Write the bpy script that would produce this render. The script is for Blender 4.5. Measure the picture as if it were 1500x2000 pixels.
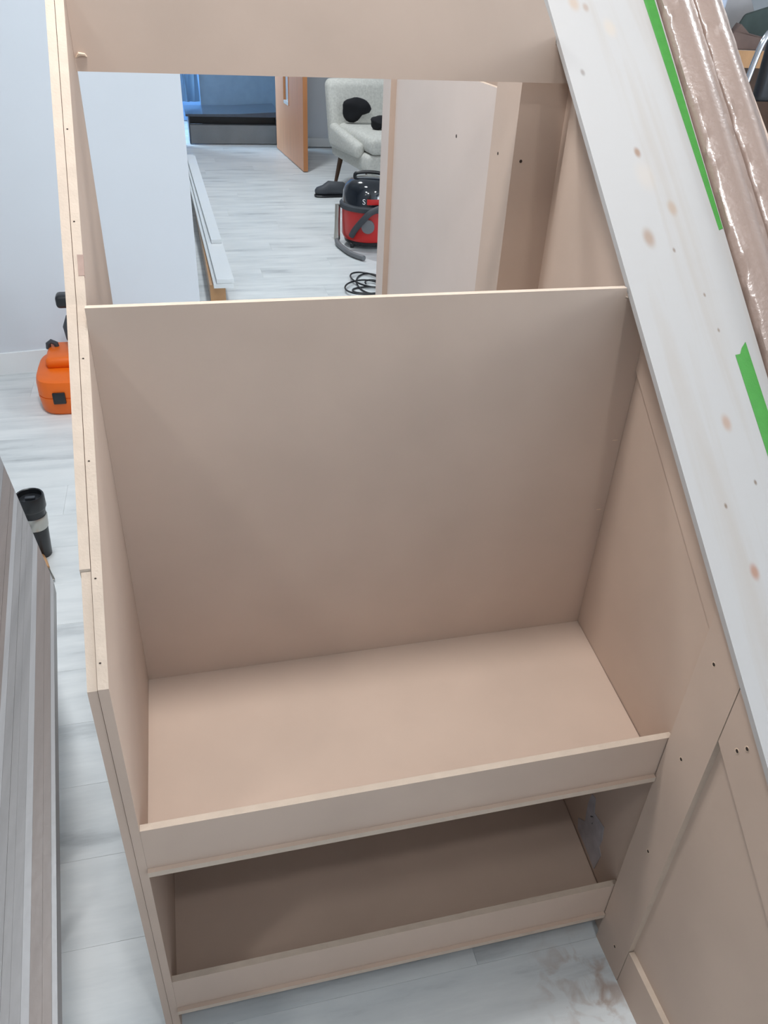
import bpy, bmesh, math, random
from mathutils import Vector, Matrix, Quaternion
for o in list(bpy.data.objects): bpy.data.objects.remove(o)
scene = bpy.context.scene
COL = scene.collection
random.seed(7)

# ---------------------------------------------------------------- camera
cam_d = bpy.data.cameras.new('camera'); cam = bpy.data.objects.new('camera', cam_d); COL.objects.link(cam)
cam_d.sensor_fit = 'VERTICAL'; cam_d.sensor_height = 24.0; cam_d.lens = 24.0*1539.83/2000.0
cam_d.clip_start = 0.02; cam_d.clip_end = 60
def cam_axes(yaw, pitch, roll):
    cy, sy, cp, sp = math.cos(yaw), math.sin(yaw), math.cos(pitch), math.sin(pitch)
    f = Vector((sy*cp, cy*cp, -sp)); r = Vector((cy, -sy, 0)); u = r.cross(f)
    c, s = math.cos(roll), math.sin(roll)
    return c*r+s*u, -s*r+c*u, f
_r, _u, _f = cam_axes(0.2668, 0.5929, 0.0532)
m = Matrix.Identity(4)
for i in range(3):
    m[i][0], m[i][1], m[i][2] = _r[i], _u[i], -_f[i]
m[0][3], m[1][3], m[2][3] = 0.1314, -1.0786, 1.578
cam.matrix_world = m
scene.camera = cam

# ---------------------------------------------------------------- world, exposure
w = bpy.data.worlds.new('world'); scene.world = w; w.use_nodes = True
w.node_tree.nodes['Background'].inputs[0].default_value = (0.75, 0.85, 1.0, 1)
w.node_tree.nodes['Background'].inputs[1].default_value = 0.3
vs = scene.view_settings
vs.view_transform = 'Standard'; vs.look = 'None'; vs.gamma = 1.0; vs.use_curve_mapping = False
vs.exposure = -1.0
LIGHTS = [  # x, y, watts, colour, label: ceiling panels
    (0.60, -1.65, 18, (0.98, 0.98, 0.98), 'recessed ceiling light in front of the shelf unit'),
    (0.10, 0.13, 70, (0.98, 0.97, 0.97), 'recessed ceiling light straight above the shelf unit'),
    (-0.25, 1.20, 42, (0.90, 0.96, 1.0), 'recessed ceiling light near the orange case'),
    (0.75, 3.90, 47, (0.90, 0.96, 1.0), 'recessed ceiling light over the hall cable coil'),
    (0.80, 6.00, 92, (0.93, 0.97, 1.0), 'recessed ceiling light before the oak door'),
    (2.60, 1.20, 56, (0.96, 0.98, 1.0), 'recessed ceiling light beyond the stair'),
    (-1.60, -1.30, 26, (0.98, 0.98, 0.98), 'recessed ceiling light left of the board pack'),
]

# ---------------------------------------------------------------- materials
def s2l(c):
    return tuple(((v/255)/12.92 if v/255 <= 0.04045 else ((v/255+0.055)/1.055)**2.4) for v in c)
MATS = {}
def mat(name, rgb, rough=0.6, var=0.06, scale=(12, 12, 12), metal=0, coat=0, bump=0, bscale=200, spec=0.5, coord='Object', trans=0):
    if name in MATS: return MATS[name]
    M = bpy.data.materials.new(name); M.use_nodes = True; MATS[name] = M
    nt = M.node_tree; N = nt.nodes; L = nt.links; b = N['Principled BSDF']
    c = s2l(rgb)
    tc = N.new('ShaderNodeTexCoord'); mp = N.new('ShaderNodeMapping'); mp.inputs['Scale'].default_value = scale
    L.new(tc.outputs[coord], mp.inputs[0])
    nz = N.new('ShaderNodeTexNoise'); nz.inputs['Scale'].default_value = 1; nz.inputs['Detail'].default_value = 5
    L.new(mp.outputs[0], nz.inputs['Vector'])
    rp = N.new('ShaderNodeValToRGB'); L.new(nz.outputs[0], rp.inputs[0])
    rp.color_ramp.elements[0].position = 0.3; rp.color_ramp.elements[1].position = 0.7
    rp.color_ramp.elements[0].color = (*[max(0, v*(1-var)) for v in c], 1)
    rp.color_ramp.elements[1].color = (*[min(1, v*(1+var)) for v in c], 1)
    L.new(rp.outputs[0], b.inputs['Base Color'])
    b.inputs['Roughness'].default_value = rough; b.inputs['Metallic'].default_value = metal
    b.inputs['Coat Weight'].default_value = coat; b.inputs['Coat Roughness'].default_value = 0.16 if name == 'wrapped_mdf' else (0.08 if coat > 0.7 else 0.3)
    b.inputs['Specular IOR Level'].default_value = spec
    b.inputs['Transmission Weight'].default_value = trans
    if bump:
        n2 = N.new('ShaderNodeTexNoise'); n2.inputs['Scale'].default_value = bscale; n2.inputs['Detail'].default_value = 4
        L.new(tc.outputs[coord], n2.inputs['Vector'])
        bp = N.new('ShaderNodeBump'); bp.inputs['Strength'].default_value = bump; bp.inputs['Distance'].default_value = 0.004
        L.new(n2.outputs[0], bp.inputs['Height']); L.new(bp.outputs[0], b.inputs['Normal'])
        if coat: L.new(bp.outputs[0], b.inputs['Coat Normal'])
    return M

MDF = mat('mdf_face', (194, 172, 156), 0.55, 0.045, (6, 6, 6), spec=0.35)
EDGE = mat('mdf_cut_edge', (196, 179, 163), 0.8, 0.05, (40, 40, 40), bump=0.15, bscale=300, spec=0.2)
MDFP = mat('mdf_pale', (206, 191, 182), 0.6, 0.03, (4, 4, 4), spec=0.3)
WALLP = mat('wall_paint', (208, 214, 221), 0.75, 0.01, (3, 3, 3), spec=0.3)
WHITE = mat('white_gloss_paint', (228, 232, 234), 0.35, 0.01)
CEIL = mat('ceiling_paint', (236, 236, 234), 0.9, 0.01)
DARK = mat('dark_hole', (52, 40, 34), 0.9, 0.1)
MDFD = mat('mdf_darker', (160, 134, 122), 0.7, 0.08, (60, 60, 60))
FLAKE = mat('mdf_torn_fibre', (214, 192, 170), 0.9, 0.1, (200, 200, 200))
GREEN = mat('green_tape', (66, 142, 56), 0.55, 0.05, (60, 60, 60), bump=0.2, bscale=400)
FILM = mat('wrapped_mdf', (146, 125, 114), 0.4, 0.10, (10, 3, 3), coat=0.8, bump=0.22, bscale=110)
FILMG = mat('wrapped_strip_grey', (122, 120, 120), 0.4, 0.1, (60, 2, 8), coat=0.35, bump=0.1, bscale=60)
FILMB = mat('wrapped_strip_brown', (112, 102, 97), 0.4, 0.1, (60, 2, 8), coat=0.35, bump=0.1, bscale=60)
ORANGE = mat('orange_plastic', (232, 106, 14), 0.4, 0.04)
BLACK = mat('black_plastic', (30, 32, 36), 0.35, 0.1)
DGREY = mat('dark_grey_rubber', (62, 66, 72), 0.6, 0.1)
MGREY = mat('mid_grey_plastic', (112, 114, 118), 0.45, 0.05)
STEEL = mat('brushed_steel', (186, 184, 178), 0.3, 0.05, metal=0.9)
CHROME = mat('chrome', (215, 218, 224), 0.12, 0.02, metal=1.0)
BLUEP = mat('reflection_blue', (40, 74, 200), 0.3, 0.05)
RED = mat('red_plastic', (200, 20, 16), 0.35, 0.04, coat=0.4)
GLOSSB = mat('gloss_black_dome', (18, 24, 34), 0.12, 0.1, coat=1.0)
WTXT = mat('white_print', (232, 232, 232), 0.6, 0.02)
OAK = mat('oak_veneer', (222, 164, 126), 0.45, 0.06, (30, 30, 2))
OAKE = mat('oak_lipping', (190, 128, 82), 0.5, 0.06, (30, 30, 2))
DWOOD = mat('dark_leg_wood', (74, 48, 28), 0.4, 0.15)
FABRIC = mat('grey_fabric', (196, 196, 190), 0.95, 0.12, (60, 60, 60), bump=0.6, bscale=150)
BLKCLOTH = mat('black_cloth', (20, 21, 26), 0.9, 0.2)
SLATE = mat('grey_board', (120, 124, 128), 0.7, 0.12, (4, 4, 4))
DSLAB = mat('dark_glossy_slab', (58, 70, 86), 0.2, 0.1, coat=0.6)
TEAL = mat('blue_grey_board', (128, 150, 168), 0.6, 0.05)
BLUEW = mat('blue_lit_wall', (120, 156, 196), 0.6, 0.04)  # blue of the far room's window light put into the wall colour
BRUSHW = mat('raw_handle_wood', (190, 146, 104), 0.6, 0.1)
PATCH = mat('silvery_torn_lining', (176, 172, 176), 0.5, 0.12, (40, 40, 40))
KHAKI = mat('dark_green_cloth', (70, 82, 80), 0.9, 0.15)
BROWNC = mat('brown_cloth', (112, 94, 88), 0.9, 0.12)
PAPER = mat('pale_blue_sheet', (200, 212, 232), 0.6, 0.03)
PALECLOTH = mat('pale_grey_sheet', (186, 184, 186), 0.8, 0.04)

def emission(name, rgb, strength):
    M = bpy.data.materials.new(name); M.use_nodes = True
    b = M.node_tree.nodes['Principled BSDF']
    b.inputs['Base Color'].default_value = (*rgb, 1)
    b.inputs['Emission Color'].default_value = (*rgb, 1); b.inputs['Emission Strength'].default_value = strength
    # faint texture so the lens is not a flat colour
    return M

def floor_material():
    M = bpy.data.materials.new('laminate_floor'); M.use_nodes = True
    nt = M.node_tree; N = nt.nodes; L = nt.links; b = N['Principled BSDF']
    geo = N.new('ShaderNodeNewGeometry'); oi = N.new('ShaderNodeObjectInfo')
    off = N.new('ShaderNodeVectorMath'); off.operation = 'SCALE'
    cmb = N.new('ShaderNodeCombineXYZ')
    mul = N.new('ShaderNodeMath'); mul.operation = 'MULTIPLY'; mul.inputs[1].default_value = 37.0
    L.new(oi.outputs['Random'], mul.inputs[0]); L.new(mul.outputs[0], cmb.inputs[2]); L.new(mul.outputs[0], cmb.inputs[0])
    add = N.new('ShaderNodeVectorMath'); add.operation = 'ADD'
    L.new(geo.outputs['Position'], add.inputs[0]); L.new(cmb.outputs[0], add.inputs[1])
    mp = N.new('ShaderNodeMapping'); mp.inputs['Scale'].default_value = (1.3, 8, 1); L.new(add.outputs[0], mp.inputs[0])
    nz = N.new('ShaderNodeTexNoise'); nz.inputs['Scale'].default_value = 1.6; nz.inputs['Detail'].default_value = 7; nz.inputs['Roughness'].default_value = 0.6
    L.new(mp.outputs[0], nz.inputs['Vector'])
    rp = N.new('ShaderNodeValToRGB'); L.new(nz.outputs[0], rp.inputs[0])
    e = rp.color_ramp.elements
    e[0].position = 0.26; e[0].color = (*s2l((170, 175, 178)), 1)
    e[1].position = 0.62; e[1].color = (*s2l((222, 226, 227)), 1)
    x = e.new(0.42); x.color = (*s2l((206, 211, 213)), 1)
    # per plank tone
    tone = N.new('ShaderNodeMapRange'); tone.inputs['To Min'].default_value = 0.97; tone.inputs['To Max'].default_value = 1.03
    L.new(oi.outputs['Random'], tone.inputs['Value'])
    sc = N.new('ShaderNodeVectorMath'); sc.operation = 'SCALE'; L.new(rp.outputs[0], sc.inputs[0]); L.new(tone.outputs[0], sc.inputs['Scale'])
    # orange sawdust lying by the foot of the panelling
    d = N.new('ShaderNodeVectorMath'); d.operation = 'DISTANCE'; L.new(geo.outputs['Position'], d.inputs[0]); d.inputs[1].default_value = (0.762, -0.47, 0)
    fall = N.new('ShaderNodeMapRange'); fall.inputs['From Min'].default_value = 0.0; fall.inputs['From Max'].default_value = 0.14
    fall.inputs['To Min'].default_value = 0.8; fall.inputs['To Max'].default_value = 0.0; L.new(d.outputs['Value'], fall.inputs['Value'])
    n2 = N.new('ShaderNodeTexNoise'); n2.inputs['Scale'].default_value = 22; n2.inputs['Detail'].default_value = 6; n2.inputs['Distortion'].default_value = 0.8
    L.new(geo.outputs['Position'], n2.inputs['Vector'])
    th = N.new('ShaderNodeMapRange'); th.inputs['From Min'].default_value = 0.48; th.inputs['From Max'].default_value = 0.66; L.new(n2.outputs[0], th.inputs['Value'])
    mk = N.new('ShaderNodeMath'); mk.operation = 'MULTIPLY'; L.new(fall.outputs[0], mk.inputs[0]); L.new(th.outputs[0], mk.inputs[1])
    mix = N.new('ShaderNodeMix'); mix.data_type = 'RGBA'
    L.new(mk.outputs[0], mix.inputs['Factor']); L.new(sc.outputs[0], mix.inputs[6]); mix.inputs[7].default_value = (*s2l((158, 126, 104)), 1)
    L.new(mix.outputs[2], b.inputs['Base Color'])
    b.inputs['Roughness'].default_value = 0.42; b.inputs['Specular IOR Level'].default_value = 0.4
    return M
FLOOR = floor_material()

def pine_material(knots):
    M = bpy.data.materials.new('pine_board'); M.use_nodes = True
    nt = M.node_tree; N = nt.nodes; L = nt.links; b = N['Principled BSDF']
    tc = N.new('ShaderNodeTexCoord')
    mp = N.new('ShaderNodeMapping'); mp.inputs['Scale'].default_value = (26, 1.2, 3); L.new(tc.outputs['Object'], mp.inputs[0])
    nz = N.new('ShaderNodeTexNoise'); nz.inputs['Scale'].default_value = 1; nz.inputs['Detail'].default_value = 5; nz.inputs['Distortion'].default_value = 0.6
    L.new(mp.outputs[0], nz.inputs['Vector'])
    rp = N.new('ShaderNodeValToRGB'); L.new(nz.outputs[0], rp.inputs[0]); e = rp.color_ramp.elements
    e[0].position = 0.25; e[0].color = (*s2l((170, 162, 155)), 1); e[1].position = 0.5; e[1].color = (*s2l((176, 173, 171)), 1)
    cur = rp.outputs[0]
    n2 = N.new('ShaderNodeTexNoise'); n2.inputs['Scale'].default_value = 60; L.new(tc.outputs['Object'], n2.inputs['Vector'])
    for (kx, ky, ra, st, colr) in knots:
        s = N.new('ShaderNodeVectorMath'); s.operation = 'SUBTRACT'; L.new(tc.outputs['Object'], s.inputs[0]); s.inputs[1].default_value = (kx, ky, 0)
        q = N.new('ShaderNodeVectorMath'); q.operation = 'MULTIPLY'; L.new(s.outputs[0], q.inputs[0]); q.inputs[1].default_value = (1, 0.55, 0)
        ln = N.new('ShaderNodeVectorMath'); ln.operation = 'LENGTH'; L.new(q.outputs[0], ln.inputs[0])
        mr = N.new('ShaderNodeMapRange'); mr.interpolation_type = 'SMOOTHSTEP'
        mr.inputs['From Min'].default_value = ra*0.25; mr.inputs['From Max'].default_value = ra*1.2
        mr.inputs['To Min'].default_value = st; mr.inputs['To Max'].default_value = 0
        L.new(ln.outputs['Value'], mr.inputs['Value'])
        mx = N.new('ShaderNodeMix'); mx.data_type = 'RGBA'; L.new(mr.outputs[0], mx.inputs['Factor'])
        L.new(cur, mx.inputs[6]); mx.inputs[7].default_value = (*s2l(colr), 1); cur = mx.outputs[2]
    L.new(cur, b.inputs['Base Color']); b.inputs['Roughness'].default_value = 0.6; b.inputs['Specular IOR Level'].default_value = 0.3
    return M

# ---------------------------------------------------------------- mesh helpers
def link(name, me, parent=None, mats=()):
    o = bpy.data.objects.new(name, me); COL.objects.link(o)
    for mm in mats: me.materials.append(mm)
    if parent is not None: o.parent = parent
    return o
def tag(o, label=None, cat=None, group=None, kind=None):
    if label: o['label'] = label
    if cat: o['category'] = cat
    if group: o['group'] = group
    if kind: o['kind'] = kind
    return o
def thing(name, loc, rz=0, label=None, cat=None, group=None, kind=None):
    o = bpy.data.objects.new(name, None); COL.objects.link(o); o.location = loc; o.rotation_euler = (0, 0, rz)
    o.empty_display_size = 0.05
    return tag(o, label, cat, group, kind)
def me_from(bm, name, smooth=False):
    bmesh.ops.recalc_face_normals(bm, faces=bm.faces)
    if smooth:
        for f in bm.faces: f.smooth = True
        for e in bm.edges:
            if len(e.link_faces) == 2 and e.calc_face_angle(0) > 0.7: e.smooth = False
    me = bpy.data.meshes.new(name); bm.to_mesh(me); bm.free(); return me
def bevel(bm, off, seg=1):
    es = [e for e in bm.edges if len(e.link_faces) == 2 and e.calc_face_angle(0) > 0.5]
    if off: bmesh.ops.bevel(bm, geom=es, offset=off, segments=seg, affect='EDGES', profile=0.5, clamp_overlap=True)
def local(parent, p):
    return Vector(p) - (parent.location if parent is not None else Vector((0, 0, 0)))
def prism(name, pts, axis, a, b, parent, face, edge=None, bev=0.0006, xfun=None, origin=None, plain=()):
    """polygon pts extruded along an axis from a to b; side faces take the cut-edge material"""
    edge = edge or face
    bm = bmesh.new(); ori = origin if origin is not None else (parent.location if parent is not None else Vector((0, 0, 0)))
    def P(p, v):
        q = {'x': (v, p[0], p[1]), 'y': (p[0], v, p[1]), 'z': (p[0], p[1], v)}[axis]
        if xfun: q = xfun(q)
        return Vector(q) - Vector(ori)
    va = [bm.verts.new(P(p, a)) for p in pts]; vb = [bm.verts.new(P(p, b)) for p in pts]
    bm.faces.new(va[::-1]).material_index = 0; bm.faces.new(vb).material_index = 0
    n = len(pts)
    for i in range(n):
        bm.faces.new((va[i], va[(i+1) % n], vb[(i+1) % n], vb[i])).material_index = 0 if i in plain else 1
    bevel(bm, bev)
    return link(name, me_from(bm, name), parent, (face, edge))
def board(name, x, y, z, parent, face=None, edge=None, bev=0.0006):
    """box with the two broad faces in one material and the cut edges in another"""
    face = face or MDF; edge = edge or EDGE
    d = [abs(x[1]-x[0]), abs(y[1]-y[0]), abs(z[1]-z[0])]; k = d.index(min(d))
    if k == 0: return prism(name, [(y[0], z[0]), (y[1], z[0]), (y[1], z[1]), (y[0], z[1])], 'x', x[0], x[1], parent, face, edge, bev)
    if k == 1: return prism(name, [(x[0], z[0]), (x[1], z[0]), (x[1], z[1]), (x[0], z[1])], 'y', y[0], y[1], parent, face, edge, bev)
    return prism(name, [(x[0], y[0]), (x[1], y[0]), (x[1], y[1]), (x[0], y[1])], 'z', z[0], z[1], parent, face, edge, bev)
def add_lathe(bm, prof, seg=32, c=(0, 0, 0), cap=True):
    rings = []
    for r, z in prof:
        rings.append([bm.verts.new((c[0]+r*math.cos(2*math.pi*i/seg), c[1]+r*math.sin(2*math.pi*i/seg), c[2]+z)) for i in range(seg)])
    for A, B in zip(rings, rings[1:]):
        for i in range(seg): bm.faces.new((A[i], A[(i+1) % seg], B[(i+1) % seg], B[i]))
    if cap:
        bm.faces.new(rings[0][::-1]); bm.faces.new(rings[-1])
def lathe(name, prof, mt, parent=None, seg=32, cap=True, c=(0, 0, 0)):
    bm = bmesh.new(); add_lathe(bm, prof, seg, c, cap); return link(name, me_from(bm, name, True), parent, (mt,))
def add_tube(bm, pts, rad, seg=10):
    pts = [Vector(p) for p in pts]; rings = []; up = None
    for i, p in enumerate(pts):
        t = (pts[min(i+1, len(pts)-1)] - pts[max(i-1, 0)]).normalized()
        if up is None:
            up = Vector((0, 0, 1)) if abs(t.z) < 0.9 else Vector((1, 0, 0))
        s = t.cross(up).normalized(); up = s.cross(t).normalized()
        r = rad[i] if isinstance(rad, (list, tuple)) else rad
        rings.append([bm.verts.new(p + r*(math.cos(2*math.pi*k/seg)*s + math.sin(2*math.pi*k/seg)*up)) for k in range(seg)])
    for A, B in zip(rings, rings[1:]):
        for k in range(seg): bm.faces.new((A[k], A[(k+1) % seg], B[(k+1) % seg], B[k]))
    bm.faces.new(rings[0][::-1]); bm.faces.new(rings[-1])
def tube(name, pts, rad, mt, parent=None, seg=10):
    bm = bmesh.new(); add_tube(bm, pts, rad, seg); return link(name, me_from(bm, name, True), parent, (mt,))
def smooth_path(pts, n=8):
    pts = [Vector(p) for p in pts]; out = []
    for i in range(len(pts)-1):
        p0, p1, p2, p3 = pts[max(i-1, 0)], pts[i], pts[i+1], pts[min(i+2, len(pts)-1)]
        for k in range(n):
            t = k/n
            out.append(0.5*((2*p1)+(-p0+p2)*t+(2*p0-5*p1+4*p2-p3)*t*t+(-p0+3*p1-3*p2+p3)*t**3))
    out.append(pts[-1]); return out
def rbox(name, size, mt, parent=None, loc=(0, 0, 0), bev=0.02, seg=3, shape=None):
    bm = bmesh.new(); bmesh.ops.create_cube(bm, size=1)
    for v in bm.verts: v.co = Vector((v.co.x*size[0], v.co.y*size[1], v.co.z*size[2]))
    if shape:
        for v in bm.verts: v.co = Vector(shape(v.co))
    bevel(bm, bev, seg)
    bmesh.ops.translate(bm, verts=bm.verts, vec=loc)
    return link(name, me_from(bm, name, True), parent, (mt,))
def disc(name, p, n, r, mt, parent, depth=0.0012, seg=12, squash=1.0):
    """a shallow round plug set on a surface: drilled holes, nail heads"""
    bm = bmesh.new(); n = Vector(n).normalized()
    up = Vector((0, 0, 1)) if abs(n.z) < 0.9 else Vector((1, 0, 0))
    s = n.cross(up).normalized(); t = s.cross(n)
    base = local(parent, p)
    A = [bm.verts.new(base - n*depth + r*(math.cos(2*math.pi*k/seg)*s*squash+math.sin(2*math.pi*k/seg)*t)) for k in range(seg)]
    B = [bm.verts.new(base + n*0.0004 + r*(math.cos(2*math.pi*k/seg)*s*squash+math.sin(2*math.pi*k/seg)*t)) for k in range(seg)]
    bm.faces.new(A[::-1]); bm.faces.new(B)
    for k in range(seg): bm.faces.new((A[k], A[(k+1) % seg], B[(k+1) % seg], B[k]))
    return link(name, me_from(bm, name), parent, (mt,))

# ---------------------------------------------------------------- the setting
H = 3.0
def slab(name, x, y, z, mt, kind='structure', parent=None):
    o = board(name, x, y, z, parent, mt, mt, 0)
    if kind: o['kind'] = kind
    return o
fl = slab('floor', (-4.2, 4.8), (-3.2, 10.2), (-0.06, -0.008), FLOOR)
# laminate planks, one object each, running across
rows = 0
yy = -0.96
plank_me = {}
def plank_mesh(L, Wd):
    key = (round(L, 3), round(Wd, 3))
    if key not in plank_me:
        bm = bmesh.new(); bmesh.ops.create_cube(bm, size=1)
        for v in bm.verts: v.co = Vector(((v.co.x+0.5)*L, (v.co.y+0.5)*Wd, (v.co.z-0.5)*0.0075))
        es = [e for e in bm.edges if all(v.co.z > -0.001 for v in e.verts)]
        bmesh.ops.bevel(bm, geom=es, offset=0.0004, segments=1, affect='EDGES')
        me = me_from(bm, 'plank'); me.materials.append(FLOOR); plank_me[key] = me
    return plank_me[key]
PL, PW, GAP = 1.285, 0.193, 0.0003
while yy < 8.3:
    start = -1.75 + (rows*0.47) % PL - PL*0.3
    xx = start
    while xx < (2.5 if yy > 1.5 else 1.3):
        o = bpy.data.objects.new('plank', plank_mesh(PL-GAP, PW-GAP)); COL.objects.link(o)
        o.parent = fl; o.location = (xx, yy, 0)
        xx += PL
    yy += PW; rows += 1
slab('ceiling', (-4.2, 4.8), (-3.2, 10.2), (H, H+0.06), CEIL)
# left wall: faces the camera, slightly turned, ends in a free corner
wl_dir = Vector((0.917, 0.119, 0)).normalized()
ang = math.atan2(wl_dir.y, wl_dir.x)
bmw = bmesh.new(); end = Vector((0.198, 2.708, 0)); nrm = Vector((-wl_dir.y, wl_dir.x, 0))
def wall_pts(a, b, th): return [a, b, b+nrm*th, a+nrm*th]
def wall_prism(name, a, b, th, z0, z1, mt, bev=0):
    P = wall_pts(Vector(a), Vector(b), th)
    return prism(name, [(p.x, p.y) for p in P], 'z', z0, z1, None, mt, mt, bev)
tag(wall_prism('wall_left', end - wl_dir*4.4, end, 0.11, 0, H, WALLP), kind='structure')
tag(wall_prism('baseboard_left', end - wl_dir*4.4 - nrm*0.014, end - nrm*0.014, 0.0138, 0, 0.1, WHITE, 0.004), kind='structure')
slab('wall_side', (-4.3, -4.2), (-3.2, 10.2), (0, H), WALLP)
slab('wall_right', (4.8, 4.9), (-3.2, 10.2), (0, H), WALLP)
slab('wall_front', (-4.2, 4.8), (-3.3, -3.2), (0, H), WALLP)
slab('wall_far', (-4.2, 4.8), (10.2, 10.3), (0, H), BLUEW)
slab('wall_back', (1.30, 4.8), (8.42, 8.54), (0, H), WALLP)
slab('wall_hall', (-4.2, 0.24), (8.42, 8.54), (0, H), WALLP)
slab('wall_lintel', (0.24, 1.30), (8.42, 8.54), (2.02, H), WALLP)
slab('baseboard_back', (1.42, 4.8), (8.406, 8.4198), (0, 0.09), WHITE)

W2 = thing('added_window_2', (4.79, -1.6, 1.5), 0, None, None, None, 'structure')  # unseen window, added for cool light on the left side panel
board('pane', (4.785, 4.795), (-2.6, -0.6), (0.9, 2.1), W2, emission('added_daylight_glass', (0.84, 0.92, 1.0), 26.0), WHITE, 0)
for (y0, y1, z0, z1) in ((-2.67, -2.6001, 0.83, 2.17), (-0.5999, -0.53, 0.83, 2.17), (-2.6, -0.6, 0.83, 0.8999), (-2.6, -0.6, 2.1001, 2.17), (-1.63, -1.57, 0.9, 2.1)):
    board('window_frame', (4.75, 4.784), (y0, y1), (z0, z1), W2, WHITE, WHITE, 0.003)
# ---------------------------------------------------------------- ceiling lamps
def downlight(x, y, wts, colr, i, lab_):
    t = thing('downlight', (x, y, H), 0, None, 'ceiling light', 'recessed ceiling downlights')
    t['label'] = lab_
    lathe('rim', [(0.175, 0), (0.175, -0.006), (0.16, -0.009), (0.155, -0.004)], WHITE, t, 28)
    lathe('lens', [(0.154, -0.0035), (0.03, -0.0045)], emission('lamp_lens_%d' % i, colr, 6), t, 24)
    ld = bpy.data.lights.new('lamp_light', 'AREA'); ld.shape = 'DISK'; ld.size = 0.16 if i == 0 else 0.3; ld.energy = wts; ld.color = colr
    lo = bpy.data.objects.new('lamp_light', ld); COL.objects.link(lo); lo.parent = t; lo.location = (0, 0, -0.012)
for i, (x, y, wt, c, lab_) in enumerate(LIGHTS): downlight(x, y, wt, c, i, lab_)

# ---------------------------------------------------------------- the shelf unit
T = 0.0108
ZS, ZL = 0.506, 0.088                 # shelf tops
YF, YE = -0.3765, -0.3835             # lip front, shelf front edge
SU = thing('shelf_unit', (0.42, 0, 0), 0, 'raw brown board shelf unit with sloping front and two lipped shelves', 'shelf unit')
prof = [(0.42, 0), (0.42, 1.575), (0.37, 1.533), (0.028, 1.194), (YF, 0.874), (YF, 0)]
sp = prism('side_panel', prof, 'x', -0.0125, 0.0, SU, MDF, EDGE, plain=(4,))
def slope_left(y):
    return 0.874+(y-YF)*(1.194-0.874)/(0.028-YF) if y < 0.028 else 1.194+(y-0.028)*(1.533-1.194)/(0.342)
ysm = -0.262
up = [(0.42, 0.3), (0.42, 1.577), (0.37, 1.535), (0.028, 1.196), (ysm, slope_left(ysm)+0.002), (ysm, 0.3)]
prism('side_facing', up, 'x', -0.0258, -0.0132, SU, MDF, EDGE)
lo = [(ysm-0.0006, 0.0), (ysm-0.0006, slope_left(ysm)-0.002), (YF+0.001, 0.872), (YF+0.001, 0)]
prism('side_facing', lo, 'x', -0.0245, -0.0132, SU, MDF, EDGE, plain=(2,))
# nail holes along the cut edge of the side panel
for k, (y, z) in enumerate([(0.219, 1.429), (0.117, 1.321), (-0.035, 1.201), (-0.15, 1.094), (-0.271, 0.997), (-0.352, 0.915)]):
    a = Vector((0, -0.645, 0.764)) if y < 0.03 else Vector((0, -0.705, 0.709))
    disc('nail_hole', (-0.008, y, slope_left(y)+0.0002), a, 0.0009, DARK, SU, squash=1.5)
# darker patch for the small notch in the cut edge just above the back panel
yn = 0.07; zn = slope_left(yn)
prism('notch_patch', [(yn-0.011, slope_left(yn-0.011)-0.003), (yn+0.011, slope_left(yn+0.011)-0.003), (yn+0.011, slope_left(yn+0.011)+0.0007), (yn-0.011, slope_left(yn-0.011)+0.0007)],
      'x', -0.0075, 0.0006, SU, MDFD, MDFD, 0)
def wfun(q):      # the right side leans in a little towards the front
    return q
XR = lambda y: 0.85 if y >= 0 else 0.85 + y*0.0737
bp_ = prism('back_panel', [(0.0002, 0), (0.8498, 0), (0.8498, 1.183), (0.797, 1.183), (0.797, 1.2), (0.0002, 1.2)], 'y', 0, T, SU, MDF, EDGE)
hd = prism('header_panel', [(0.0002, 1.439), (0.8495, 1.439), (0.8495, 1.497), (0.7995, 1.497), (0.797, 1.510), (0.766, 1.562), (0.0002, 1.562)], 'y', 0.397, 0.4045, SU, MDF, EDGE)
def shelf(name, z):
    return prism(name, [(0.0002, -0.0002), (0.0002, YE), (XR(YE)-0.0105, YE), (XR(YE)-0.0105, YF+0.01), (XR(YF)-0.001, YF+0.01), (0.8496, -0.0002)], 'z', z-T, z, SU, MDF, EDGE)
shelf('shelf', ZS); shelf('shelf', ZL)
def lip(z, h):
    return board('shelf_lip', (0.0002, XR(YF)-0.0005), (YF, YF+T), (z+0.0001, z+h), SU)
lip(ZS, 0.089); lip(ZL, 0.0885)
# marks on the boards
def smear(name, c, rx, rz, n=14, mt=MDFD, y=-0.0001):
    bm = bmesh.new(); rnd = random.Random(int(c[0]*1000))
    vs_ = [bm.verts.new(local(SU, (c[0]+rx*(0.8+0.4*rnd.random())*math.cos(2*math.pi*k/n), y, c[2]+rz*(0.8+0.4*rnd.random())*math.sin(2*math.pi*k/n)))) for k in range(n)]
    f = bm.faces.new(vs_)
    r = bmesh.ops.extrude_face_region(bm, geom=[f])
    bmesh.ops.translate(bm, verts=[g for g in r['geom'] if isinstance(g, bmesh.types.BMVert)], vec=(0, -0.0002, 0))
    return link(name, me_from(bm, name), SU, (mt,))
smear('torn_fibre', (0.838, 0, 0.929), 0.006, 0.0012, mt=FLAKE)
smear('torn_fibre', (0.838, 0, 0.783), 0.006, 0.0012, mt=FLAKE)
tube('torn_fibre', [(0.003-0.42, 0.396, 1.458), (0.008-0.42, 0.394, 1.463), (0.016-0.42, 0.3955, 1.462), (0.019-0.42, 0.396, 1.459)], [0.001, 0.003, 0.0022, 0.0008], FLAKE, SU, 6)

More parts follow.
